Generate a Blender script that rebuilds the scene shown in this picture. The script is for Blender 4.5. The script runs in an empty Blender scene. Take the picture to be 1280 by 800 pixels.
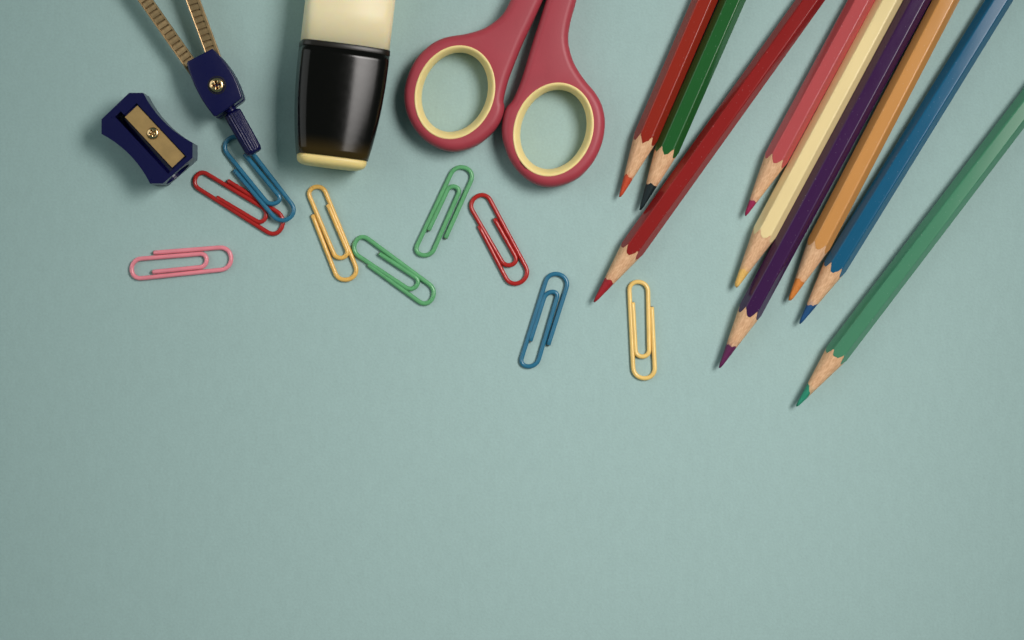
import bpy, bmesh, math, random
from mathutils import Vector, Matrix, noise

# ------------------------------------------------------------------ camera, world, lights
S = 0.00022            # metres on the table per photo pixel
H = 0.70               # camera height above the table
scene = bpy.context.scene
COL = scene.collection

cam_d = bpy.data.cameras.new('camera')
cam = bpy.data.objects.new('camera', cam_d)
COL.objects.link(cam)
cam.location = (0, 0, H)
cam_d.sensor_width = 36.0
cam_d.lens = 36.0 * H / (1280 * S)
cam_d.clip_start = 0.01
cam_d.clip_end = 50
cam_d.dof.use_dof = True
cam_d.dof.focus_distance = H - 0.003
cam_d.dof.aperture_fstop = 9.0
scene.camera = cam

world = bpy.data.worlds.new('World')
scene.world = world
world.use_nodes = True
bg = world.node_tree.nodes['Background']
bg.inputs[0].default_value = (0.58, 0.98, 0.96, 1)
bg.inputs[1].default_value = 0.105

def area_light(name, loc, target, sx, sy, power, color, spread):
    d = bpy.data.lights.new(name, 'AREA')
    d.shape = 'RECTANGLE'
    d.size = sx
    d.size_y = sy
    d.energy = power
    d.color = color
    d.spread = math.radians(spread)
    o = bpy.data.objects.new(name, d)
    COL.objects.link(o)
    o.location = loc
    z = (Vector(loc) - Vector(target)).normalized()
    up = Vector((0, 1, 0))
    x = up.cross(z).normalized()
    y = z.cross(x)
    o.matrix_world = Matrix.Translation(loc) @ Matrix((x, y, z)).transposed().to_4x4()
    return o

area_light('window_softbox', (0.36, 0.16, 0.61), (0.026, -0.003, 0.0), 0.26, 0.43, 0.455, (1.0, 0.955, 0.925), 43)

area_light('added_left_fill', (-0.75, 0.24, 0.42), (0.0, 0.04, 0.0), 1.1, 0.7, 1.9, (0.97, 1.0, 0.98), 150)  # unseen fill lamp, added to brighten the left faces of the pencils

scene.view_settings.view_transform = 'Standard'
scene.view_settings.look = 'None'
scene.view_settings.exposure = 0.0
scene.view_settings.gamma = 1.0

# ------------------------------------------------------------------ helpers
def W(px, py, z=0.0):
    """photo pixel, seen at height z above the table -> world point"""
    k = (H - z) / H
    return Vector(((px - 640) * S * k, (400 - py) * S * k, z))

def lin(r, g, b):
    f = lambda c: c / 12.92 if c <= 0.04045 else ((c + 0.055) / 1.055) ** 2.4
    return (f(r / 255), f(g / 255), f(b / 255), 1)

def mk(name, verts, faces, mat, root=None, smooth=True, recalc=True):
    off = root.location if root is not None else Vector((0, 0, 0))
    me = bpy.data.meshes.new(name)
    me.from_pydata([tuple(Vector(v) - off) for v in verts], [], faces)
    if recalc:
        bm = bmesh.new(); bm.from_mesh(me)
        bmesh.ops.recalc_face_normals(bm, faces=bm.faces[:])
        bm.to_mesh(me); bm.free()
    me.polygons.foreach_set('use_smooth', [smooth] * len(me.polygons))
    me.materials.append(mat)
    o = bpy.data.objects.new(name, me)
    COL.objects.link(o)
    if root is not None:
        o.parent = root
    return o

def empty(name, loc, label, cat, group=None):
    o = bpy.data.objects.new(name, None)
    COL.objects.link(o)
    o.empty_display_size = 0.01
    o.location = loc
    tag(o, label, cat, group)
    return o

def tag(o, label, cat, group=None):
    o['label'] = label
    o['category'] = cat
    if group:
        o['group'] = group

def catmull(pts, n=6, closed=True):
    out = []
    m = len(pts)
    rng = range(m) if closed else range(m - 1)
    for i in rng:
        if closed:
            p0, p1, p2, p3 = (Vector(pts[(i + k) % m]) for k in (-1, 0, 1, 2))
        else:
            p0, p1, p2, p3 = (Vector(pts[min(max(i + k, 0), m - 1)]) for k in (-1, 0, 1, 2))
        for j in range(n):
            t = j / n
            out.append(0.5 * ((2 * p1) + (p2 - p0) * t + (2 * p0 - 5 * p1 + 4 * p2 - p3) * t * t
                              + (3 * p1 - p0 - 3 * p2 + p3) * t ** 3))
    if not closed:
        out.append(Vector(pts[-1]))
    return out

def area2(pts):
    return 0.5 * sum(pts[i][0] * pts[(i + 1) % len(pts)][1] - pts[(i + 1) % len(pts)][0] * pts[i][1] for i in range(len(pts)))

def inset(pts, d):
    """inset a closed counter-clockwise 2D loop by d (mitred)"""
    n = len(pts); out = []
    for i in range(n):
        a, b, c = Vector(pts[i - 1][:2]), Vector(pts[i][:2]), Vector(pts[(i + 1) % n][:2])
        e1, e2 = (b - a).normalized(), (c - b).normalized()
        n1, n2 = Vector((-e1.y, e1.x)), Vector((-e2.y, e2.x))
        m = (n1 + n2)
        if m.length < 1e-6:
            m = n1
        m.normalize()
        out.append(b + m * (d / max(m.dot(n1), 0.45)))
    return out

def plate(name, outer, holes, z0, z1, bev, mat, root, seg=5, smooth=True):
    """solid slab with rounded rims from world 2D loops"""
    bm = bmesh.new()
    loops = [(outer, 1)] + [(h, -1) for h in holes]
    tops, bots = [], []
    for pts, sgn in loops:
        pts = [Vector(p[:2]) for p in pts]
        if area2(pts) < 0:
            pts.reverse()
        prof = []
        bv = bev if sgn > 0 else min(bev, 0.0002)
        for k in range(seg + 1):
            a = k / seg * math.pi / 2
            prof.append((bv * (1 - math.sin(a)), z0 + bv * (1 - math.cos(a))))
        full = prof + [(d, z0 + z1 - z) for d, z in reversed(prof)]
        rings = []
        for d, z in full:
            ring = [bm.verts.new((p.x, p.y, z)) for p in inset(pts, d * sgn)]
            rings.append(ring)
        n = len(pts)
        for r in range(len(rings) - 1):
            for i in range(n):
                bm.faces.new((rings[r][i], rings[r][(i + 1) % n], rings[r + 1][(i + 1) % n], rings[r + 1][i]))
        bots.append(rings[0]); tops.append(rings[-1])
    for grp in (tops, bots):
        ed = []
        for ring in grp:
            for i in range(len(ring)):
                ed.append(bm.edges.get((ring[i], ring[(i + 1) % len(ring)])))
        if len(grp) == 1:
            bmesh.ops.triangle_fill(bm, use_beauty=True, use_dissolve=False, edges=ed)
        else:
            bmesh.ops.triangle_fill(bm, use_beauty=True, use_dissolve=False, edges=ed)
    bmesh.ops.recalc_face_normals(bm, faces=bm.faces[:])
    me = bpy.data.meshes.new(name)
    off = root.location if root is not None else Vector()
    bmesh.ops.translate(bm, vec=-off, verts=bm.verts[:])
    bm.to_mesh(me); bm.free()
    me.polygons.foreach_set('use_smooth', [smooth] * len(me.polygons))
    me.materials.append(mat)
    o = bpy.data.objects.new(name, me)
    COL.objects.link(o)
    if root is not None:
        o.parent = root
    return o

def loft(sections, cap0=True, cap1=True):
    """sections: list of rings with equal counts -> verts, faces"""
    v, f = [], []
    n = len(sections[0])
    for s in sections:
        v += s
    for r in range(len(sections) - 1):
        for i in range(n):
            f.append((r * n + i, r * n + (i + 1) % n, (r + 1) * n + (i + 1) % n, (r + 1) * n + i))
    if cap0:
        f.append(tuple(range(n - 1, -1, -1)))
    if cap1:
        f.append(tuple(range((len(sections) - 1) * n, len(sections) * n)))
    return v, f

def tube(path, r, n=12):
    secs = []
    m = len(path)
    for i, p in enumerate(path):
        t = (path[min(i + 1, m - 1)] - path[max(i - 1, 0)]).normalized()
        side = t.cross(Vector((0, 0, 1))).normalized()
        up = side.cross(t)
        secs.append([p + (side * math.cos(2 * math.pi * k / n) + up * math.sin(2 * math.pi * k / n)) * r for k in range(n)])
    return secs

# ------------------------------------------------------------------ materials
def material(name, color, rough=0.4, metal=0.0, spec=0.5, var=0.0, var_scale=300, bump=0.0, bump_scale=800,
             stretch=(1, 1, 1), color2=None, coat=0.0, rough_var=0.0, sss=0.0):
    m = bpy.data.materials.new(name)
    m.use_nodes = True
    nt = m.node_tree
    b = nt.nodes['Principled BSDF']
    b.inputs['Base Color'].default_value = color
    b.inputs['Roughness'].default_value = rough
    b.inputs['Metallic'].default_value = metal
    b.inputs['Specular IOR Level'].default_value = spec
    b.inputs['Coat Weight'].default_value = coat
    b.inputs['Coat Roughness'].default_value = 0.12
    if sss:
        b.inputs['Subsurface Weight'].default_value = sss
        b.inputs['Subsurface Radius'].default_value = (0.0045, 0.0032, 0.0012)
        b.inputs['Subsurface Scale'].default_value = 0.6
    tc = nt.nodes.new('ShaderNodeTexCoord')
    mp = nt.nodes.new('ShaderNodeMapping')
    mp.inputs['Scale'].default_value = stretch
    nt.links.new(tc.outputs['Object'], mp.inputs['Vector'])
    if var or color2:
        nz = nt.nodes.new('ShaderNodeTexNoise')
        nz.inputs['Scale'].default_value = var_scale
        nz.inputs['Detail'].default_value = 5
        nz.inputs['Roughness'].default_value = 0.6
        nt.links.new(mp.outputs[0], nz.inputs['Vector'])
        cr = nt.nodes.new('ShaderNodeValToRGB')
        c2 = color2 if color2 else tuple(c * (1 - var) for c in color[:3]) + (1,)
        c1 = color if color2 else tuple(min(c * (1 + var), 1) for c in color[:3]) + (1,)
        cr.color_ramp.elements[0].position = 0.32
        cr.color_ramp.elements[1].position = 0.68
        cr.color_ramp.elements[0].color = c2
        cr.color_ramp.elements[1].color = c1
        nt.links.new(nz.outputs['Fac'], cr.inputs[0])
        nt.links.new(cr.outputs[0], b.inputs['Base Color'])
    if bump or rough_var:
        nb = nt.nodes.new('ShaderNodeTexNoise')
        nb.inputs['Scale'].default_value = bump_scale
        nb.inputs['Detail'].default_value = 4
        nt.links.new(mp.outputs[0], nb.inputs['Vector'])
        if bump:
            bp = nt.nodes.new('ShaderNodeBump')
            bp.inputs['Strength'].default_value = bump
            bp.inputs['Distance'].default_value = 0.0002
            nt.links.new(nb.outputs['Fac'], bp.inputs['Height'])
            nt.links.new(bp.outputs[0], b.inputs['Normal'])
        if rough_var:
            mr = nt.nodes.new('ShaderNodeMapRange')
            mr.inputs['To Min'].default_value = max(rough - rough_var, 0.02)
            mr.inputs['To Max'].default_value = rough + rough_var
            nt.links.new(nb.outputs['Fac'], mr.inputs['Value'])
            nt.links.new(mr.outputs[0], b.inputs['Roughness'])
    return m

def paper_material():
    m = bpy.data.materials.new('teal_paper')
    m.use_nodes = True
    nt = m.node_tree
    b = nt.nodes['Principled BSDF']
    b.inputs['Roughness'].default_value = 0.85
    b.inputs['Specular IOR Level'].default_value = 0.2
    tc = nt.nodes.new('ShaderNodeTexCoord')
    def nz(scale, detail, rough=0.6, stretch=(1, 1, 1)):
        mp = nt.nodes.new('ShaderNodeMapping'); mp.inputs['Scale'].default_value = stretch
        nt.links.new(tc.outputs['Object'], mp.inputs['Vector'])
        n = nt.nodes.new('ShaderNodeTexNoise')
        n.inputs['Scale'].default_value = scale
        n.inputs['Detail'].default_value = detail
        n.inputs['Roughness'].default_value = rough
        nt.links.new(mp.outputs[0], n.inputs['Vector'])
        return n.outputs['Fac']
    fine = nz(1500, 3)
    fibre = nz(420, 5, 0.7, (1, 0.45, 1))
    cloud = nz(18, 3)
    def mad(a, k, c):
        x = nt.nodes.new('ShaderNodeMath'); x.operation = 'MULTIPLY_ADD'
        nt.links.new(a, x.inputs[0]); x.inputs[1].default_value = k
        if isinstance(c, float): x.inputs[2].default_value = c
        else: nt.links.new(c, x.inputs[2])
        return x.outputs[0]
    f = mad(fine, 0.24, mad(fibre, 0.15, mad(cloud, 0.05, 1.0 - 0.22)))
    mix = nt.nodes.new('ShaderNodeVectorMath'); mix.operation = 'SCALE'
    mix.inputs[0].default_value = lin(161, 187, 184)[:3]
    nt.links.new(f, mix.inputs['Scale'])
    nt.links.new(mix.outputs[0], b.inputs['Base Color'])
    bp = nt.nodes.new('ShaderNodeBump')
    bp.inputs['Strength'].default_value = 0.35
    bp.inputs['Distance'].default_value = 0.00015
    nt.links.new(fine, bp.inputs['Height'])
    nt.links.new(bp.outputs[0], b.inputs['Normal'])
    return m

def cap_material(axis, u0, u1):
    """smoky black plastic, glow of the yellow plug painted into its last millimetres"""
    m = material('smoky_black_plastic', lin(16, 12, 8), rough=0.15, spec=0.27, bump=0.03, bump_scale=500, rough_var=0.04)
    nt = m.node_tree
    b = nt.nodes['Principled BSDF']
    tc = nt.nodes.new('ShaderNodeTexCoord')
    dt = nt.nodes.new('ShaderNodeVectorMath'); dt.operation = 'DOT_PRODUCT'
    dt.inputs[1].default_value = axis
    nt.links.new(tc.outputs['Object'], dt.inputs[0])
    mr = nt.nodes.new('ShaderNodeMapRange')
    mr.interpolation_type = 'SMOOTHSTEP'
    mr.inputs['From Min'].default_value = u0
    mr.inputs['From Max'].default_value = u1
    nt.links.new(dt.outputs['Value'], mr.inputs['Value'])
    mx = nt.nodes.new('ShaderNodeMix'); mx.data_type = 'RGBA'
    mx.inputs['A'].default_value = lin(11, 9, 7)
    mx.inputs['B'].default_value = lin(66, 52, 22)  # end tint: light through the plastic, put into the base colour
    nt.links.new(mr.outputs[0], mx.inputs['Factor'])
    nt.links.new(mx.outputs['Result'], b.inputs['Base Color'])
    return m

M_PAPER = paper_material()
M_NAVY = material('navy_plastic', lin(10, 9, 64), rough=0.3, spec=0.45, bump_scale=1500, rough_var=0.06)
M_HANDLE = material('red_pink_plastic', lin(167, 61, 72), rough=0.46, spec=0.4, var=0.05, var_scale=120, bump=0.10, bump_scale=2600)
M_CREAM = material('cream_plastic', lin(248, 221, 152), rough=0.42, spec=0.4, var=0.02, var_scale=200, bump=0.03, bump_scale=1500, sss=0.15)
M_HLBODY = material('pale_yellow_plastic', lin(247, 230, 190), rough=0.4, spec=0.4, var=0.015, var_scale=100, sss=0.6)
M_PLUG = material('yellow_plug_plastic', lin(250, 220, 146), rough=0.4, spec=0.4, var=0.02, var_scale=200, sss=0.2)
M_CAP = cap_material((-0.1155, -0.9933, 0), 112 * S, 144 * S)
M_COLLAR = material('black_collar_plastic', lin(26, 22, 17), rough=0.35, spec=0.4)
M_BRASS = material('golden_blade_steel', lin(186, 152, 98), rough=0.42, metal=0.45, var=0.12, var_scale=260, bump=0.06, bump_scale=900)
M_SCREW = material('brass_screw', lin(214, 184, 138), rough=0.22, metal=1.0, var=0.1, var_scale=900, bump=0.08, bump_scale=1500)
M_LEG = material('gilded_metal', lin(170, 141, 102), rough=0.33, metal=0.72, var=0.16, var_scale=700, bump=0.1, bump_scale=2500)
M_DARK = material('painted_recess_shade', lin(10, 9, 20), rough=0.6)
M_STEEL = material('blade_steel', lin(190, 192, 192), rough=0.25, metal=1.0, bump=0.05, bump_scale=600)
M_CORE = material('cut_wire_steel', lin(150, 140, 125), rough=0.3, metal=1.0)
def wood(name, pigment, x0, smear):
    """pale wood, pigment rubbed into the grain next to the lead"""
    m = material('pencil_wood_' + name, lin(226, 178, 136), rough=0.75, spec=0.2, bump=0.4, bump_scale=2200, stretch=(0.22, 1, 1))
    nt = m.node_tree
    b = nt.nodes['Principled BSDF']
    tc = nt.nodes.new('ShaderNodeTexCoord')
    def nz(scale, st, detail=4):
        mp = nt.nodes.new('ShaderNodeMapping'); mp.inputs['Scale'].default_value = st
        nt.links.new(tc.outputs['Object'], mp.inputs['Vector'])
        q = nt.nodes.new('ShaderNodeTexNoise'); q.inputs['Scale'].default_value = scale; q.inputs['Detail'].default_value = detail
        nt.links.new(mp.outputs[0], q.inputs['Vector'])
        return q.outputs['Fac']
    cr = nt.nodes.new('ShaderNodeValToRGB')
    cr.color_ramp.elements[0].position = 0.30; cr.color_ramp.elements[0].color = lin(208, 158, 118)
    cr.color_ramp.elements[1].position = 0.66; cr.color_ramp.elements[1].color = lin(232, 188, 148)
    nt.links.new(nz(2600, (0.3, 1, 1)), cr.inputs[0])
    sx = nt.nodes.new('ShaderNodeSeparateXYZ')
    nt.links.new(tc.outputs['Object'], sx.inputs[0])
    mr = nt.nodes.new('ShaderNodeMapRange'); mr.interpolation_type = 'SMOOTHSTEP'
    mr.inputs['From Min'].default_value = x0 + 0.0030
    mr.inputs['From Max'].default_value = x0 - 0.0006
    mr.inputs['To Min'].default_value = -0.25
    nt.links.new(sx.outputs['X'], mr.inputs['Value'])
    ad = nt.nodes.new('ShaderNodeMath'); ad.operation = 'MULTIPLY_ADD'; ad.use_clamp = True
    nt.links.new(nz(1500, (0.5, 1, 1)), ad.inputs[0]); ad.inputs[1].default_value = 2.2; ad.inputs[2].default_value = -0.75
    ml = nt.nodes.new('ShaderNodeMath'); ml.operation = 'MULTIPLY'; ml.use_clamp = True
    nt.links.new(mr.outputs[0], ml.inputs[0]); nt.links.new(ad.outputs[0], ml.inputs[1])
    ms = nt.nodes.new('ShaderNodeMath'); ms.operation = 'MULTIPLY'
    nt.links.new(ml.outputs[0], ms.inputs[0]); ms.inputs[1].default_value = smear
    mx = nt.nodes.new('ShaderNodeMix'); mx.data_type = 'RGBA'
    nt.links.new(ms.outputs[0], mx.inputs['Factor'])
    nt.links.new(cr.outputs[0], mx.inputs['A'])
    mx.inputs['B'].default_value = pigment
    nt.links.new(mx.outputs['Result'], b.inputs['Base Color'])
    return m

# ------------------------------------------------------------------ setting
n = 2
pv = [(-0.6, -0.5, 0), (0.6, -0.5, 0), (0.6, 0.5, 0), (-0.6, 0.5, 0)]
paper = mk('paper_backdrop', pv, [(0, 1, 2, 3)], M_PAPER, smooth=False)
paper['kind'] = 'structure'
paper['label'] = 'matte grey-teal paper sheet under all the stationery'

# ------------------------------------------------------------------ pencils
RC = 15.4 * S              # half width across corners
RI = RC * math.cos(math.pi / 6)

def hex_outline(rc, fil, arc=5, flat=8):
    ri = rc * math.cos(math.pi / 6)
    cdist = rc - fil / math.cos(math.pi / 6)
    arcs = []
    for k in range(6):
        a = math.radians(60 * k)
        c = Vector((math.cos(a), math.sin(a))) * cdist
        arcs.append([c + Vector((math.cos(a + t), math.sin(a + t))) * fil
                     for t in [math.radians(-30 + 60 * j / arc) for j in range(arc + 1)]])
    pts = []
    for k in range(6):
        pts += arcs[k]
        p, q = arcs[k][-1], arcs[(k + 1) % 6][0]
        for j in range(1, flat + 1):
            # dense near the corners so the flats stay flat
            t = (0.03, 0.14, 0.28, 0.42, 0.58, 0.72, 0.86, 0.97)[j - 1]
            pts.append(p.lerp(q, t))
    return pts

def pencil(tip, top, paint_d, lead_d, length_mm, paint, lead, wood_mat, label, seed, lead_skew=0.0, skew_dir=0.0, ragged=1.0, tip_r=1.6, roll=0.0):
    rnd = random.Random(seed)
    loc = W(tip[0], tip[1], RI)
    far = W(top[0], top[1], RI)
    d = (far - loc).normalized()
    root = empty('colored_pencil', loc, label, 'pencil', 'coloured pencils fanned out on the paper')
    root.rotation_euler = (0, 0, math.atan2(d.y, d.x))
    L = length_mm / 1000
    outline = hex_outline(RC, 0.00052)
    paint_x = paint_d * S
    rt = tip_r * S
    tan = (RI - rt) / paint_x
    N = len(outline)
    ph = [rnd.uniform(0, 6.28) for _ in range(4)]
    xb, xl = [], []
    for i, p in enumerate(outline):
        th = math.atan2(p.y, p.x)
        base = (p.length - rt) / tan
        # exaggerate the scallops a little and roughen the cut
        base = paint_x + (base - paint_x) * 0.8
        base += ragged * (0.00022 * math.sin(2 * th + ph[0]) + 0.00020 * math.sin(5 * th + ph[1]) + rnd.uniform(-0.00026, 0.00022))
        xb.append(base)
        xl.append(lead_d * S + ragged * (0.00025 * math.sin(2 * th + ph[2]) + 0.00018 * math.sin(5 * th + ph[3]) + rnd.uniform(-0.00012, 0.00012))
                  + lead_skew * S * math.cos(th - skew_dir))
    pk = 0.00004
    def pt(x, p, r):
        u = p.normalized()
        # local y is across, local z is up
        return Vector((x, u.x * r, u.y * r))
    # barrel
    secs = [[pt(xb[i], p, p.length - 0.00003) for i, p in enumerate(outline)]]
    secs.append([pt(xb[i] + 0.00002, p, p.length + pk) for i, p in enumerate(outline)])
    secs.append([pt(xb[i] + 0.00014, p, p.length + pk) for i, p in enumerate(outline)])
    for x in (0.0225, 0.03, L * 0.5, L - 0.0010, L - 0.0006, L - 0.0004):
        secs.append([pt(x, p, p.length + pk) for p in outline])
    secs.append([pt(L, p, p.length - 0.0003) for p in outline])
    def put(name, v, f, mat):
        me = bpy.data.meshes.new(name)
        me.from_pydata([tuple(q) for q in v], [], f)
        bm = bmesh.new(); bm.from_mesh(me)
        bmesh.ops.recalc_face_normals(bm, faces=bm.faces[:])
        bm.to_mesh(me); bm.free()
        me.polygons.foreach_set('use_smooth', [True] * len(me.polygons))
        me.materials.append(mat)
        o = bpy.data.objects.new(name, me)
        COL.objects.link(o); o.parent = root
        return o
    v, f = loft(secs, cap0=False)
    put('barrel', v, f, paint)
    # sharpened wood
    secs = []
    K = 9
    for k in range(K + 1):
        t = k / K
        ring = []
        for i, p in enumerate(outline):
            x = xl[i] + (xb[i] + 0.00003 - xl[i]) * t
            r0 = rt + tan * xl[i]
            r1 = p.length - 0.00002
            r = r0 + (r1 - r0) * t
            if 0 < k < K:
                r += rnd.uniform(-0.00003, 0.00003)
            ring.append(pt(x, p, r))
        secs.append(ring)
    v, f = loft(secs, cap0=False, cap1=False)
    put('sharpened_wood', v, f, wood_mat)
    # lead
    secs = []
    for k in range(7):
        t = k / 6
        ring = []
        for i, p in enumerate(outline):
            th = math.atan2(p.y, p.x)
            slant = 0.00018 * math.cos(th - ph[0])
            x0 = slant if k == 0 else slant * (1 - t)
            x = x0 + (xl[i] + 0.00008 - x0) * t
            r = rt * (0.72 if k == 0 else 1) + tan * x * (1 if k else 0.4) + (rnd.uniform(-0.00003, 0.00003) if 0 < k < 6 else 0)
            if k == 6:
                r -= 0.00002
            ring.append(pt(x, p, max(r, 0.0001)))
        secs.append(ring)
    v, f = loft(secs, cap0=True, cap1=False)
    put('lead', v, f, lead)
    return root

def paint(name, rgb, rough=0.11):
    """lacquer with a little unevenness, dust specks and rubbed spots"""
    m = material('paint_' + name, lin(*rgb), rough=rough, spec=0.5, var=0.06, var_scale=90, bump=0.008, bump_scale=700,
                 stretch=(0.25, 1, 1), rough_var=0.03)
    nt = m.node_tree
    b = nt.nodes['Principled BSDF']
    src = b.inputs['Base Color'].links[0].from_socket
    tc = nt.nodes.new('ShaderNodeTexCoord')
    q = nt.nodes.new('ShaderNodeTexNoise')
    q.inputs['Scale'].default_value = 1900; q.inputs['Detail'].default_value = 1
    nt.links.new(tc.outputs['Object'], q.inputs['Vector'])
    mr = nt.nodes.new('ShaderNodeMapRange')
    mr.inputs['From Min'].default_value = 0.735; mr.inputs['From Max'].default_value = 0.80
    mr.inputs['To Max'].default_value = 0.4
    nt.links.new(q.outputs['Fac'], mr.inputs['Value'])
    mx = nt.nodes.new('ShaderNodeMix'); mx.data_type = 'RGBA'
    nt.links.new(mr.outputs[0], mx.inputs['Factor'])
    nt.links.new(src, mx.inputs['A'])
    mx.inputs['B'].default_value = lin(*[int(c + (235 - c) * 0.55) for c in rgb])
    nt.links.new(mx.outputs['Result'], b.inputs['Base Color'])
    return m

def leadm(name, rgb):
    return material('lead_' + name, lin(*rgb), rough=0.5, spec=0.35, var=0.12, var_scale=900, bump=0.25, bump_scale=1600)

PENCILS = [
    # tip, far point of the axis, tip-to-paint, tip-to-lead-edge, length mm, paint, lead, label
    ((775, 246), (881, 0), 73, 27, 165, ('vermilion', (146, 41, 28)), (196, 74, 42), 'vermilion pencil with orange-red lead touching the dark green pencil', {}),
    ((800.4, 262.5), (916, 0), 75, 34, 170, ('dark_green', (35, 90, 42)), (14, 30, 34), 'dark green pencil with nearly black lead beside the vermilion pencil', {}),
    ((743, 377), (1013, 0), 73, 32, 139, ('crimson', (140, 32, 31)), (158, 28, 38), 'crimson pencil with crimson lead, its tip by a yellow paper clip', {}),
    ((931.8, 269), (1077, 0), 73, 20, 168, ('rose', (182, 78, 80)), (150, 32, 76), 'rose pink pencil with magenta lead lying against the cream pencil', {'ragged': 0.6}),
    ((919.5, 358.5), (1111.5, 0), 68, 23, 172, ('cream', (238, 214, 158)), (230, 182, 100), 'pale cream pencil with yellow lead between rose and purple pencils', {'ragged': 0.7, 'tip_r': 2.6}),
    ((899.5, 459.5), (1146.7, 0), 73, 31, 131, ('purple', (60, 26, 70)), (96, 32, 78), 'dark purple pencil with plum lead between cream and orange pencils', {}),
    ((987, 375.5), (1182.5, 0), 71, 28, 175, ('orange', (204, 143, 80)), (212, 126, 56), 'light orange pencil with orange lead between purple and blue pencils', {'ragged': 0.5, 'tip_r': 2.2}),
    ((1000, 404), (1249, 0), 75, 27, 170, ('blue', (22, 88, 122)), (26, 76, 124), 'petrol blue pencil with blue lead beside the light orange pencil', {'lead_skew': -3, 'skew_dir': 0.0}),
    ((996, 507.5), (1280, 135), 75, 25, 172, ('leaf_green', (74, 133, 102)), (40, 136, 108), 'mid green pencil with slanted green lead lying apart from the others', {'lead_skew': 7.5, 'skew_dir': 0.0, 'tip_r': 1.6}),
]
for i, (tip, top, pd, ld, ln, pc, lc, lab, kw) in enumerate(PENCILS):
    pencil(tip, top, pd, ld, ln, paint(*pc), leadm(pc[0], lc), wood(pc[0], lin(*lc), ld * S, 1.0 if pc[0] == 'purple' else 0.55), lab, 11 + i, **kw)

# ------------------------------------------------------------------ paper clips
RW = 2.85 * S
def clip(pts, colour, label, zfun=None, seed=0):
    P = [Vector(p) for p in pts]
    path = []
    def line(a, b, n):
        for k in range(n):
            path.append(a.lerp(b, k / n))
    def bend(a, ta, b, tb, n=16):
        k = (b - a).length * 0.5 * 4 / 3
        p1, p2 = a + ta * k, b - tb * k
        for j in range(n):
            t = j / n
            path.append(a * (1 - t) ** 3 + p1 * 3 * t * (1 - t) ** 2 + p2 * 3 * t * t * (1 - t) + b * t ** 3)
    A, B, C, D, E, F, G, Hh = P
    line(A, B, 12)
    bend(B, (B - A).normalized(), C, (D - C).normalized())
    line(C, D, 14)
    bend(D, (D - C).normalized(), E, (F - E).normalized())
    line(E, F, 12)
    bend(F, (F - E).normalized(), G, (Hh - G).normalized())
    line(G, Hh, 10)
    path.append(Hh)
    m = len(path)
    rnd = random.Random(seed)
    wp = []
    for i, p in enumerate(path):
        t = i / (m - 1)
        z = RW * 1.0
        # the inner tongue sits a touch proud, as a used clip does
        z += 0.00022 * max(0.0, (t - 0.62) / 0.38)
        if zfun:
            z += zfun(p)
        wp.append(W(p.x, p.y, z))
    # keep neighbouring wires from sinking into one another: nothing to do, spacing comes from the photo
    base = sum(wp, Vector()) / m
    base.z = 0
    secs = tube(wp, RW, 14)
    # soft rounded ends
    def shrink(sec, c, k, sh):
        return [c + (q - c) * k + sh for q in sec]
    t0 = (wp[0] - wp[1]).normalized(); t1 = (wp[-1] - wp[-2]).normalized()
    secs = [shrink(secs[0], wp[0], 0.8, t0 * RW * 0.22)] + secs + [shrink(secs[-1], wp[-1], 0.8, t1 * RW * 0.22)]
    v, f = loft(secs)
    v = [q - base for q in v]
    o = mk('paper_clip', v, f, colour)
    o.location = base
    tag(o, label, 'paper clip', 'coloured paper clips scattered on the paper')
    for c, t in ((wp[0], t0), (wp[-1], t1)):
        q0 = c + t * RW * 0.1; q1 = c + t * RW * 0.55
        s2 = tube([q0, q1], RW * 0.6, 10)
        v, f = loft(s2)
        mk('wire_core', v, f, M_CORE, o)
    return o

def vinyl(name, rgb):
    return material('vinyl_' + name, lin(*rgb), rough=0.22, spec=0.5, var=0.06, var_scale=300, bump=0.06, bump_scale=1200)

V_PINK = vinyl('pink', (238, 142, 154)); V_RED = vinyl('red', (172, 40, 36)); V_BLUE = vinyl('blue', (46, 110, 140))
V_YEL = vinyl('yellow', (234, 184, 98)); V_GRN = vinyl('green', (98, 166, 112)); V_YEL2 = vinyl('pale_yellow', (240, 200, 118))

def blue_tilt(p):
    # leans on the red clip: low at the small loop, one wire up at the big loop
    t = (Vector((p.x - 288, p.y - 178))).dot(Vector((0.64, 0.768))) / 120
    return 2 * RW * max(0.0, min(1.0, (t - 0.05) * 1.45)) * 1.06

clip([(192.5, 315.9), (274, 309.5), (276, 337.3), (177, 347.8), (176.5, 323.3), (250, 317.4), (250, 334), (191.2, 340)], V_PINK,
     'pink paper clip lying alone, apart from the other clips')
clip([(285, 226.2), (346, 264.5), (334, 290), (248.7, 236.2), (258.7, 217.5), (327.3, 258.7), (320, 276), (271.2, 246.9)], V_RED,
     'red paper clip lying underneath a blue clip beside the sharpener')
clip([(293, 213.1), (341.5, 270), (364, 254.2), (303.8, 176), (284, 192), (331.5, 250.5), (347.5, 243.5), (306, 193)], V_BLUE,
     'blue paper clip resting on a red clip under the compass handle', blue_tilt)
clip([(390.7, 269.2), (418.7, 340.8), (444.2, 332), (407, 240.5), (387.3, 246.5), (417, 316.6), (433.3, 311.5), (410, 256.2)], V_YEL,
     'orange-yellow paper clip touching a green clip, next to the highlighter end')
clip([(460.6, 331.2), (523.7, 376.9), (536.2, 355), (460, 298.7), (448.7, 320.6), (507.5, 359.4), (518.7, 346.2), (474.4, 317.2)], V_GRN,
     'green paper clip whose end touches an orange-yellow clip')
clip([(557, 297.2), (588.5, 226.4), (563.5, 217.5), (521.5, 306.5), (542.6, 311.4), (572.9, 242.2), (559, 238), (536, 287.3)], V_GRN,
     'green paper clip lying between the scissors and a red clip')
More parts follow.
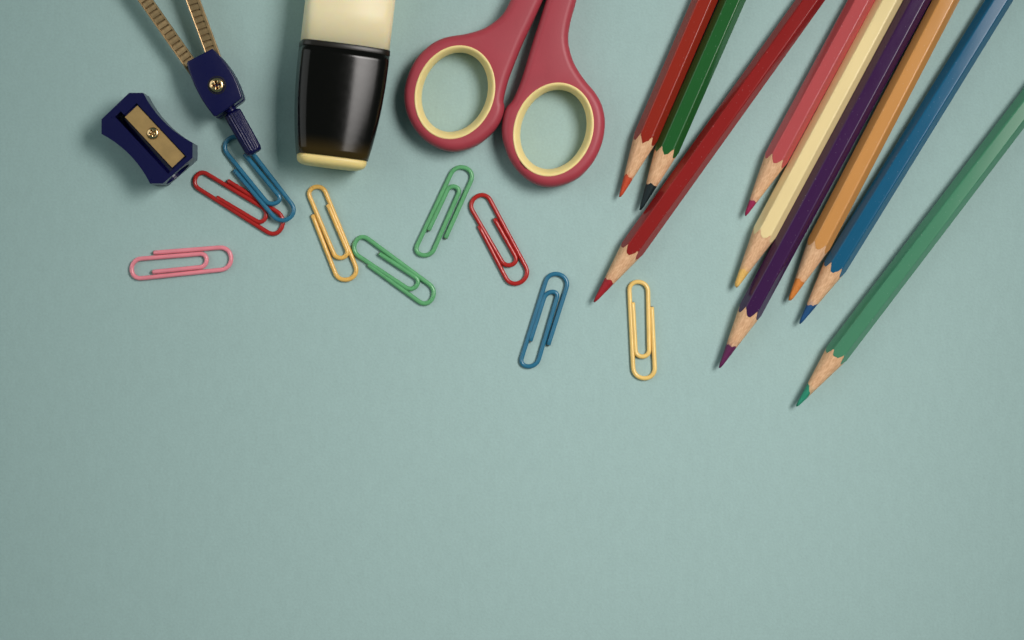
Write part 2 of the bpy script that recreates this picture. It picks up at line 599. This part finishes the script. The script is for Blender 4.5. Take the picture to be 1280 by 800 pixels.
clip([(598.7, 282.5), (632, 347), (656.8, 333), (612.8, 250.4), (590.8, 264), (627.2, 326.5), (643.7, 319.6), (618.2, 273.9)], V_RED,
     'red paper clip lying free beside a green clip near the scissors')
clip([(685.5, 430.7), (708, 360), (682, 352), (652.2, 447), (673.6, 448.5), (696, 372.2), (679.8, 373), (663, 425.9)], V_BLUE,
     'blue paper clip lying free between a red clip and a pale yellow clip')
clip([(814.7, 384.4), (818.4, 459.4), (791.4, 459.4), (786.7, 363.5), (810, 364.5), (811.4, 437), (794.4, 437.5), (791, 378.7)], V_YEL2,
     'pale yellow paper clip near the tip of the crimson pencil')

# ------------------------------------------------------------------ scissors
Z0, Z1 = 0.0006, 0.0078
root = empty('scissors', W(632, 134, 0), 'open scissors with red-pink handles and cream ring inserts', 'scissors')
def wl(pts, z, n=5, closed=True):
    return [W(p[0], p[1], z) for p in catmull(pts, n, closed)]
def ell(cx, cy, a, b, tilt, n=64):
    out = []
    for k in range(n):
        t = 2 * math.pi * k / n
        u, v = a * math.cos(t), b * math.sin(t)
        # major axis leans right at the top of the picture
        out.append((cx + u * math.sin(tilt) + v * math.cos(tilt), cy - u * math.cos(tilt) + v * math.sin(tilt)))
    return out
left_arc = [(653, -28), (646, -14), (638.7, 0), (630, 16.2), (618.7, 27.5), (602.5, 37.3), (582, 43.2), (565, 45.8), (550, 50), (535, 59.2), (520, 75),
            (510, 95), (505.3, 117), (507.5, 138), (516, 157.5), (531, 175), (550, 186), (567.5, 189.5), (586, 186), (602.5, 177.5),
            (618.7, 162.5), (627.5, 148), (630.6, 135), (629.6, 124), (636, 98.7), (645, 75), (653.7, 53.7), (663.7, 32.5), (678.7, 0), (690, -26)]
right_arc = [(692.5, -28), (683, 0), (675, 25), (665, 56), (653.7, 93.7), (647.5, 111), (640.5, 126), (633, 135), (629, 147), (627.3, 162.5), (629, 177),
             (637.5, 200), (651, 217.5), (668.7, 230), (687.5, 234), (707.5, 230), (726, 220), (742.5, 201), (752.5, 178.7), (756, 155),
             (752.8, 134), (744.5, 117.5), (732.5, 103), (724, 91), (717, 78.5), (712, 63), (710.2, 47.5), (713.2, 27.5), (720.6, 0), (726, -26)]
ZM = 0.0045
for arc, (cx, cy) in ((left_arc, (568.6, 115.3)), (right_arc, (691.8, 161.8))):
    tilt = math.radians(20)
    pts = catmull(arc, 5, closed=False)
    outer = [W(p[0], p[1], ZM) for p in pts]
    hole = [W(p[0], p[1], Z1) for p in ell(cx, cy, 59.0, 48.4, tilt)]
    h = plate('handle', outer, [hole], Z0, Z1, 0.0021, M_HANDLE, root, seg=7)
    # cream lining, rounded towards the hole
    prof = [(60.2, 0.00755), (59.6, 0.00795), (58.2, 0.0080), (56.6, 0.00775), (54.5, 0.0070), (52.6, 0.0060), (51.2, 0.0050), (50.6, 0.0040),
            (50.6, 0.0025), (51.6, 0.0010), (54, 0.0006), (59, 0.0006)]
    secs = []
    for a, z in prof:
        secs.append([W(p[0], p[1], z) for p in ell(cx, cy, a, a - 10.6 - 0.0 * a, tilt, 72)])
    v, f = [], []
    nn = 72
    for s in secs:
        v += s
    m = len(secs)
    for r in range(m):
        for i in range(nn):
            f.append((r * nn + i, r * nn + (i + 1) % nn, ((r + 1) % m) * nn + (i + 1) % nn, ((r + 1) % m) * nn + i))
    mk('ring_insert', v, f, M_CREAM, root)
# steel blades and pivot beyond the top edge of the photo
for z0, pts in ((0.0018, [(660, -14), (680, -14), (712, -70), (775, -440), (752, -380), (688, -90)]),
                (0.0035, [(700, -14), (718, -14), (716, -80), (690, -380), (660, -440), (690, -70)])):
    plate('blade', [W(p[0], p[1], 0.003) for p in pts], [], z0, z0 + 0.0016, 0.0002, M_STEEL, root, seg=2, smooth=False)
sc = W(701, -76, 0.005)
v, f = loft([[sc + Vector((math.cos(k * math.pi / 12) * r, math.sin(k * math.pi / 12) * r, z)) for k in range(24)]
             for r, z in ((0.0042, 0.0002), (0.0042, 0.001), (0.0034, 0.0016))])
mk('pivot_screw', v, f, M_STEEL, root)

# ------------------------------------------------------------------ screws with a cross recess
def cross_screw(c, r, h, rot, root, mat, name='screw'):
    """pan head with a four-armed recess, as one small mesh"""
    n = 48
    secs = []
    def arm(k):
        a = 2 * math.pi * k / n - rot
        return abs(math.cos(2 * a)) ** 6
    prof = [(1.0, -0.3), (1.0, 0.35), (0.95, 0.62), (0.85, 0.82), (0.72, 0.94), (0.6, 1.0)]
    for rr, zz in prof:
        secs.append([c + Vector((math.cos(2 * math.pi * k / n) * r * rr, math.sin(2 * math.pi * k / n) * r * rr, h * zz)) for k in range(n)])
    for rr, zr in ((0.56, 0.35), (0.42, 0.75), (0.25, 1.0), (0.08, 1.15)):
        ring = []
        for k in range(n):
            d = arm(k) if rr > 0.2 else 1
            ring.append(c + Vector((math.cos(2 * math.pi * k / n) * r * rr, math.sin(2 * math.pi * k / n) * r * rr, h * (1.02 - zr * d * 1.7))))
        secs.append(ring)
    v, f = loft(secs, cap0=False)
    return mk(name, v, f, mat, root)

def apply_bool(body, cutters, bevel=None):
    """cut shapes out of a body, then drop the cutters"""
    for c in cutters:
        md = body.modifiers.new('cut', 'BOOLEAN')
        md.operation = 'DIFFERENCE'; md.solver = 'EXACT'; md.object = c
    if bevel:
        md = body.modifiers.new('rim', 'BEVEL')
        md.width = bevel; md.segments = 2; md.limit_method = 'ANGLE'; md.angle_limit = math.radians(35)
    bpy.context.view_layer.update()
    dg = bpy.context.evaluated_depsgraph_get()
    me = bpy.data.meshes.new_from_object(body.evaluated_get(dg))
    body.modifiers.clear()
    old = body.data
    body.data = me
    me.name = body.name
    bpy.data.meshes.remove(old)
    for c in cutters:
        d = c.data
        bpy.data.objects.remove(c)
        bpy.data.meshes.remove(d)
    return body

def box_pts(c, ux, uy, u0, u1, v0, v1, z0, z1):
    out = []
    for z in (z0, z1):
        for u, vv in ((u0, v0), (u1, v0), (u1, v1), (u0, v1)):
            q = c + ux * u + uy * vv
            out.append(Vector((q.x, q.y, z)))
    return out
BOXF = [(0, 3, 2, 1), (4, 5, 6, 7), (0, 1, 5, 4), (1, 2, 6, 5), (2, 3, 7, 6), (3, 0, 4, 7)]

# ------------------------------------------------------------------ pencil sharpener
SZ = 0.0112
root = empty('pencil_sharpener', W(184, 173, SZ) * Vector((1, 1, 0)) if False else Vector((W(184, 173, SZ).x, W(184, 173, SZ).y, 0)),
             'navy blue plastic pencil sharpener with a screwed golden blade', 'sharpener')
def arcpts(a, b, bow, n=9):
    """points from a to b bowed sideways"""
    a, b = Vector(a), Vector(b)
    d = (b - a); nrm = Vector((-d.y, d.x)).normalized()
    return [a.lerp(b, k / n) + nrm * bow * (1 - (2 * k / n - 1) ** 2) for k in range(n + 1)]
outl = [Vector((161.4, 116))] + arcpts((179, 116), (240.7, 178.4), 7.0) + [Vector((240.7, 197)), Vector((203.6, 229.5))] \
       + arcpts((187.6, 229.5), (126.8, 167.4), 7.0) + [Vector((126.8, 149.2))]
outer = [W(p.x, p.y, SZ) for p in outl]
body = plate('body', outer, [], 0.0, SZ, 0.00001, M_NAVY, root, seg=1, smooth=False)
sc0 = W(183.75, 172.75, SZ); sc0.z = 0
kS = S * (H - SZ) / H
ux = Vector((0.682, -0.731, 0)) * kS; uy = Vector((0.731, 0.682, 0)) * kS
cut1 = mk('cut', box_pts(sc0, ux, uy, -41, 50.5, -3, 20.5, SZ - 0.0011, SZ + 0.002), BOXF, M_DARK, root, smooth=False)
cut2 = mk('cut', box_pts(sc0, ux, uy, -47, 50.5, -11, -1.0, SZ - 0.0062, SZ + 0.002), BOXF, M_DARK, root, smooth=False)
# conical pencil hole through the far end
axis = ux.normalized(); side = uy.normalized()
def ring(u, rad, zc, vv=-4, n=28):
    c = sc0 + ux * u + uy * vv + Vector((0, 0, zc))
    return [c + side * math.cos(2 * math.pi * k / n) * rad + Vector((0, 0, 1)) * math.sin(2 * math.pi * k / n) * rad for k in range(n)]
v, f = loft([ring(80, 0.0043, 0.0054), ring(52, 0.0040, 0.0054), ring(-40, 0.0011, 0.0066)])
cut3 = mk('cut', v, f, M_DARK, root, smooth=False)
apply_bool(body, [cut1, cut2, cut3], bevel=0.00022)
v = box_pts(sc0, ux, uy, -38.5, 48, -2.2, 19.2, SZ - 0.00108, SZ - 0.00048)
blade = mk('blade', v, BOXF, M_BRASS, root, smooth=False)
cross_screw(sc0 + ux * 0.4 + uy * 9.6 + Vector((0, 0, SZ - 0.0005)), 7.6 * kS, 0.0007, 0.5, root, M_SCREW)

# ------------------------------------------------------------------ drawing compass
root = empty('drawing_compass', Vector((W(270, 105, 0.005).x, W(270, 105, 0.005).y, 0)),
             'drawing compass with navy hinge block and two ribbed golden legs', 'compass')
CZ = 0.0102
outl = [Vector((265.2, 60.6))] + arcpts((267, 62), (302.5, 120.5), -5.0, 8) + [Vector((301, 123.5)), Vector((285.5, 135)), Vector((270.5, 145.4))] \
       + arcpts((267, 145), (233.2, 79), -4.2, 8) + [Vector((234.6, 76.4))]
outer = [W(p.x, p.y, CZ) for p in outl]
plate('hinge_shell', outer, [], 0.0062, CZ, 0.00045, M_NAVY, root, seg=4)
plate('hinge_shell', outer, [], 0.0003, 0.0040, 0.00045, M_NAVY, root, seg=4)
o2 = inset(outer if area2(outer) > 0 else list(reversed(outer)), 0.0005)
plate('hinge_core', [Vector((p.x, p.y)) for p in o2], [], 0.0034, 0.0068, 0.0001, M_NAVY, root, seg=1)
# screw; the dark ring around it paints in the shade of a well
wc = W(271.2, 106.5, CZ)
v, f = [], []
nn = 32
for r, z in ((11.4, 0.00003), (11.2, 0.00012), (10.4, 0.00012), (10.2, 0.00003)):
    v += [wc + Vector((math.cos(2 * math.pi * k / nn) * r * S, math.sin(2 * math.pi * k / nn) * r * S, z)) for k in range(nn)]
for r in range(3):
    for k in range(nn):
        f.append((r * nn + k, r * nn + (k + 1) % nn, (r + 1) * nn + (k + 1) % nn, (r + 1) * nn + k))
mk('screw_seat', v, f, M_DARK, root)
cross_screw(wc + Vector((0, 0, 0.0001)), 9.4 * S, 0.0009, 0.25, root, M_SCREW)
# grip: fluted rod with a short neck
gz = 0.0052
g0, g1 = W(284.5, 131, gz), W(318.6, 191.2, gz)
gd = (g1 - g0).normalized(); gs = gd.cross(Vector((0, 0, 1))).normalized(); gu = Vector((0, 0, 1))
def gring(t, r, flute, n=144):
    c = g0.lerp(g1, t); out = []
    for k in range(n):
        a = 2 * math.pi * k / n
        rr = r * (1 + flute * (abs(math.cos(a * 9)) - 0.6))
        out.append(c + gs * math.cos(a) * rr + gu * math.sin(a) * rr)
    return out
RG = 10.6 * S
v, f = loft([gring(0.0, RG * 0.72, 0), gring(0.14, RG * 0.72, 0), gring(0.15, RG * 0.72, 0)])
mk('neck', v, f, M_NAVY, root)
v, f = loft([gring(0.15, RG * 0.80, 0.0), gring(0.17, RG * 1.0, 0.10), gring(0.2, RG * 1.02, 0.12), gring(0.6, RG, 0.12), gring(0.93, RG * 0.97, 0.12),
             gring(0.95, RG * 0.96, 0.02), gring(0.985, RG * 0.9, 0), gring(1.0, RG * 0.76, 0), gring(1.008, RG * 0.5, 0)])
mk('fluted_grip', v, f, M_NAVY, root)
# legs: channel with raised rims, a row of cross ribs, a clamp at the far end
rib_mesh = {}
def leg(p_hinge, p_top, width, rimw, z, label):
    a = W(p_hinge[0], p_hinge[1], z); b = W(p_top[0], p_top[1], z)
    d = (b - a).normalized(); s = d.cross(Vector((0, 0, 1))).normalized(); up = Vector((0, 0, 1))
    L = 0.088
    hw = width * S / 2; rw0, rw1 = rimw[0] * S, rimw[1] * S
    def P(x, y, zz):
        return a + d * x + s * y + up * zz
    prof = [(-hw, -0.0014), (hw, -0.0014), (hw, 0.0006), (hw - rw1 * 0.25, 0.00072), (hw - rw1, 0.00066), (hw - rw1 - 0.00008, 0.0),
            (-hw + rw0 + 0.00008, 0.0), (-hw + rw0, 0.00066), (-hw + rw0 * 0.25, 0.00072), (-hw, 0.0006)]
    v, f = loft([[P(x, y, zz) for y, zz in prof] for x in (-0.004, L)])
    lg = mk('leg', v, f, M_LEG, root, smooth=False)
    pitch = 8.05 * S
    inner = hw * 2 - rw0 - rw1
    yc = (-hw + rw0 + hw - rw1) / 2
    key = (round(inner, 6),)
    prf = [(-0.435, 0.0), (-0.425, 0.48), (-0.37, 0.56), (-0.05, 0.48), (0.33, 0.34), (0.41, 0.28), (0.435, 0.0)]
    n = len(prf) - 1
    vv = []
    for y in (-inner / 2, inner / 2):
        for px_, pz_ in prf:
            vv.append((px_ * pitch, y, pz_ * 0.001))
    ff = [(k, k + 1, n + 2 + k, n + 1 + k) for k in range(n)] + [tuple(range(n, -1, -1)), tuple(range(n + 1, 2 * n + 2))]
    me = bpy.data.meshes.new('rib'); me.from_pydata(vv, [], ff)
    bm = bmesh.new(); bm.from_mesh(me); bmesh.ops.recalc_face_normals(bm, faces=bm.faces[:]); bm.to_mesh(me); bm.free()
    me.polygons.foreach_set('use_smooth', [False] * len(me.polygons))
    me.materials.append(M_LEG)
    ang = math.atan2(d.y, d.x)
    rnd = random.Random(5)
    for k in range(int(L / pitch) - 1):
        o = bpy.data.objects.new('rib', me)
        COL.objects.link(o)
        o.parent = lg
        q = P(pitch * (k + 0.5), yc, 0) - root.location
        o.location = q
        o.rotation_euler = (rnd.uniform(-0.02, 0.02), rnd.uniform(-0.06, 0.06), ang + rnd.uniform(-0.03, 0.03))
    # clamp and point beyond the photo
    def rg(x, r, n=16):
        return [P(x, math.cos(2 * math.pi * k / n) * r, -0.0005 + math.sin(2 * math.pi * k / n) * r) for k in range(n)]
    v, f = loft([rg(L - 0.002, 0.0036), rg(L + 0.009, 0.0036), rg(L + 0.011, 0.0024)])
    mk('clamp', v, f, M_NAVY, root)
    v, f = loft([rg(L + 0.010, 0.0008), rg(L + 0.022, 0.0007), rg(L + 0.028, 0.00012)])
    mk('point', v, f, M_STEEL, root)
LZ = 0.0062
leg((238.5, 81), (179.0, -4), 16.0, (1.9, 1.7), LZ, 'left')
leg((268.5, 74), (241.3, 0), 16.6, (1.3, 3.6), LZ, 'right')

# ------------------------------------------------------------------ highlighter
HB = 0.0086
p0 = W(431.0, 58.0, HB)
ax = Vector((-0.1155, -0.9933, 0)); sd = Vector((0.9933, -0.1155, 0))
kH = S * (H - HB) / H
root = empty('highlighter_pen', Vector((p0.x, p0.y, 0)), 'pale yellow highlighter with glossy black cap and cream end plug', 'highlighter')
def hprofile(n=88, crown=math.radians(14), xc=0.80):
    """unit cross-section: crowned top whose tilt grows evenly to xc, then a rounded shoulder"""
    pts = []
    m = n // 4
    q = []
    x = z = 0.0
    N1 = 400
    raw = []
    ang = 0.0
    total = 1.0
    # integrate a tilt profile across the half width
    zs = 1.0
    for k in range(N1 + 1):
        xx = k / N1
        if xx <= xc:
            a = crown * (xx / xc)
        else:
            w = (xx - xc) / (1 - xc)
            a = crown + (math.pi / 2 - crown) * math.asin(min(w, 1.0)) / (math.pi / 2)
        raw.append((xx, a))
    pr = [(0.0, 1.0)]
    zz = 0.0
    b_over_a = 0.67
    for k in range(1, N1 + 1):
        a = 0.5 * (raw[k][1] + raw[k - 1][1])
        zz -= math.tan(min(a, math.radians(86))) / N1 / b_over_a
        pr.append((raw[k][0], 1.0 + zz))
    lo = pr[-1][1]
    if lo < 0:
        pr = [(x, 1.0 + (z_ - 1.0) / (1.0 - lo)) for x, z_ in pr]
    pr.append((1.0, 0.0))
    # resample by arc length
    acc = [0.0]
    for k in range(1, len(pr)):
        acc.append(acc[-1] + math.hypot(pr[k][0] - pr[k - 1][0], pr[k][1] - pr[k - 1][1]))
    for j in range(m + 1):
        t = acc[-1] * j / m
        k = max(i for i in range(len(acc)) if acc[i] <= t + 1e-12)
        if k >= len(pr) - 1:
            q.append(pr[-1]); continue
        u = (t - acc[k]) / max(acc[k + 1] - acc[k], 1e-9)
        q.append((pr[k][0] + (pr[k + 1][0] - pr[k][0]) * u, pr[k][1] + (pr[k + 1][1] - pr[k][1]) * u))
    quad = q[:-1]
    pts += quad                                             # top to right
    pts += [(x, -z_) for x, z_ in reversed(q[1:])]          # right to bottom
    pts += [(-x, -z_) for x, z_ in quad]
    pts += [(-x, z_) for x, z_ in reversed(q[1:])]
    return pts
HPROF = hprofile()
ROLL = math.radians(10)          # it has rolled a little towards the scissors
def hsec(u, a, b, zc=HB):
    out = []
    cr, sr = math.cos(ROLL), math.sin(ROLL)
    for x, z_ in HPROF:
        X, Z = x * a * kH, z_ * b
        out.append(p0 + ax * (u * kH) + sd * (X * cr + Z * sr) + Vector((0, 0, Z * cr - X * sr)))
    return out
# body
secs = [hsec(u, 54.4 * k, 0.0081 * k) for u, k in ((-330, 0.93), (-329, 0.97), (-325, 1.0), (-200, 1.0), (-100, 1.0), (-40, 1.0), (2, 1.0))]
v, f = loft(secs); mk('barrel', v, f, M_HLBODY, root)
secs = [hsec(u, a, b) for u, a, b in ((0, 54.0, 0.0080), (0, 55.0, 0.00815), (0.8, 55.5, 0.00825), (6.2, 55.6, 0.00825), (7.0, 55.2, 0.0082), (7.2, 54, 0.0080))]
v, f = loft(secs); mk('collar', v, f, M_COLLAR, root)
secs = []
for k in range(17):
    t = k / 16
    secs.append(hsec(7.5 + 132.5 * t, 55.4 - 11.8 * t ** 2.3, 0.0082 - 0.0005 * t ** 2.3))
secs = [hsec(7.3, 54.6, 0.0080)] + secs
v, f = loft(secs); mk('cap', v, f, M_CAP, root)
secs = [hsec(u, a, b) for u, a, b in ((139.5, 42.4, 0.0073), (144, 42.4, 0.0073), (147, 41.6, 0.0071), (149.5, 39.8, 0.0066), (151.3, 37, 0.0059),
                                      (152.3, 33, 0.0048), (152.8, 27, 0.0038))]
v, f = loft(secs); mk('end_plug', v, f, M_PLUG, root)
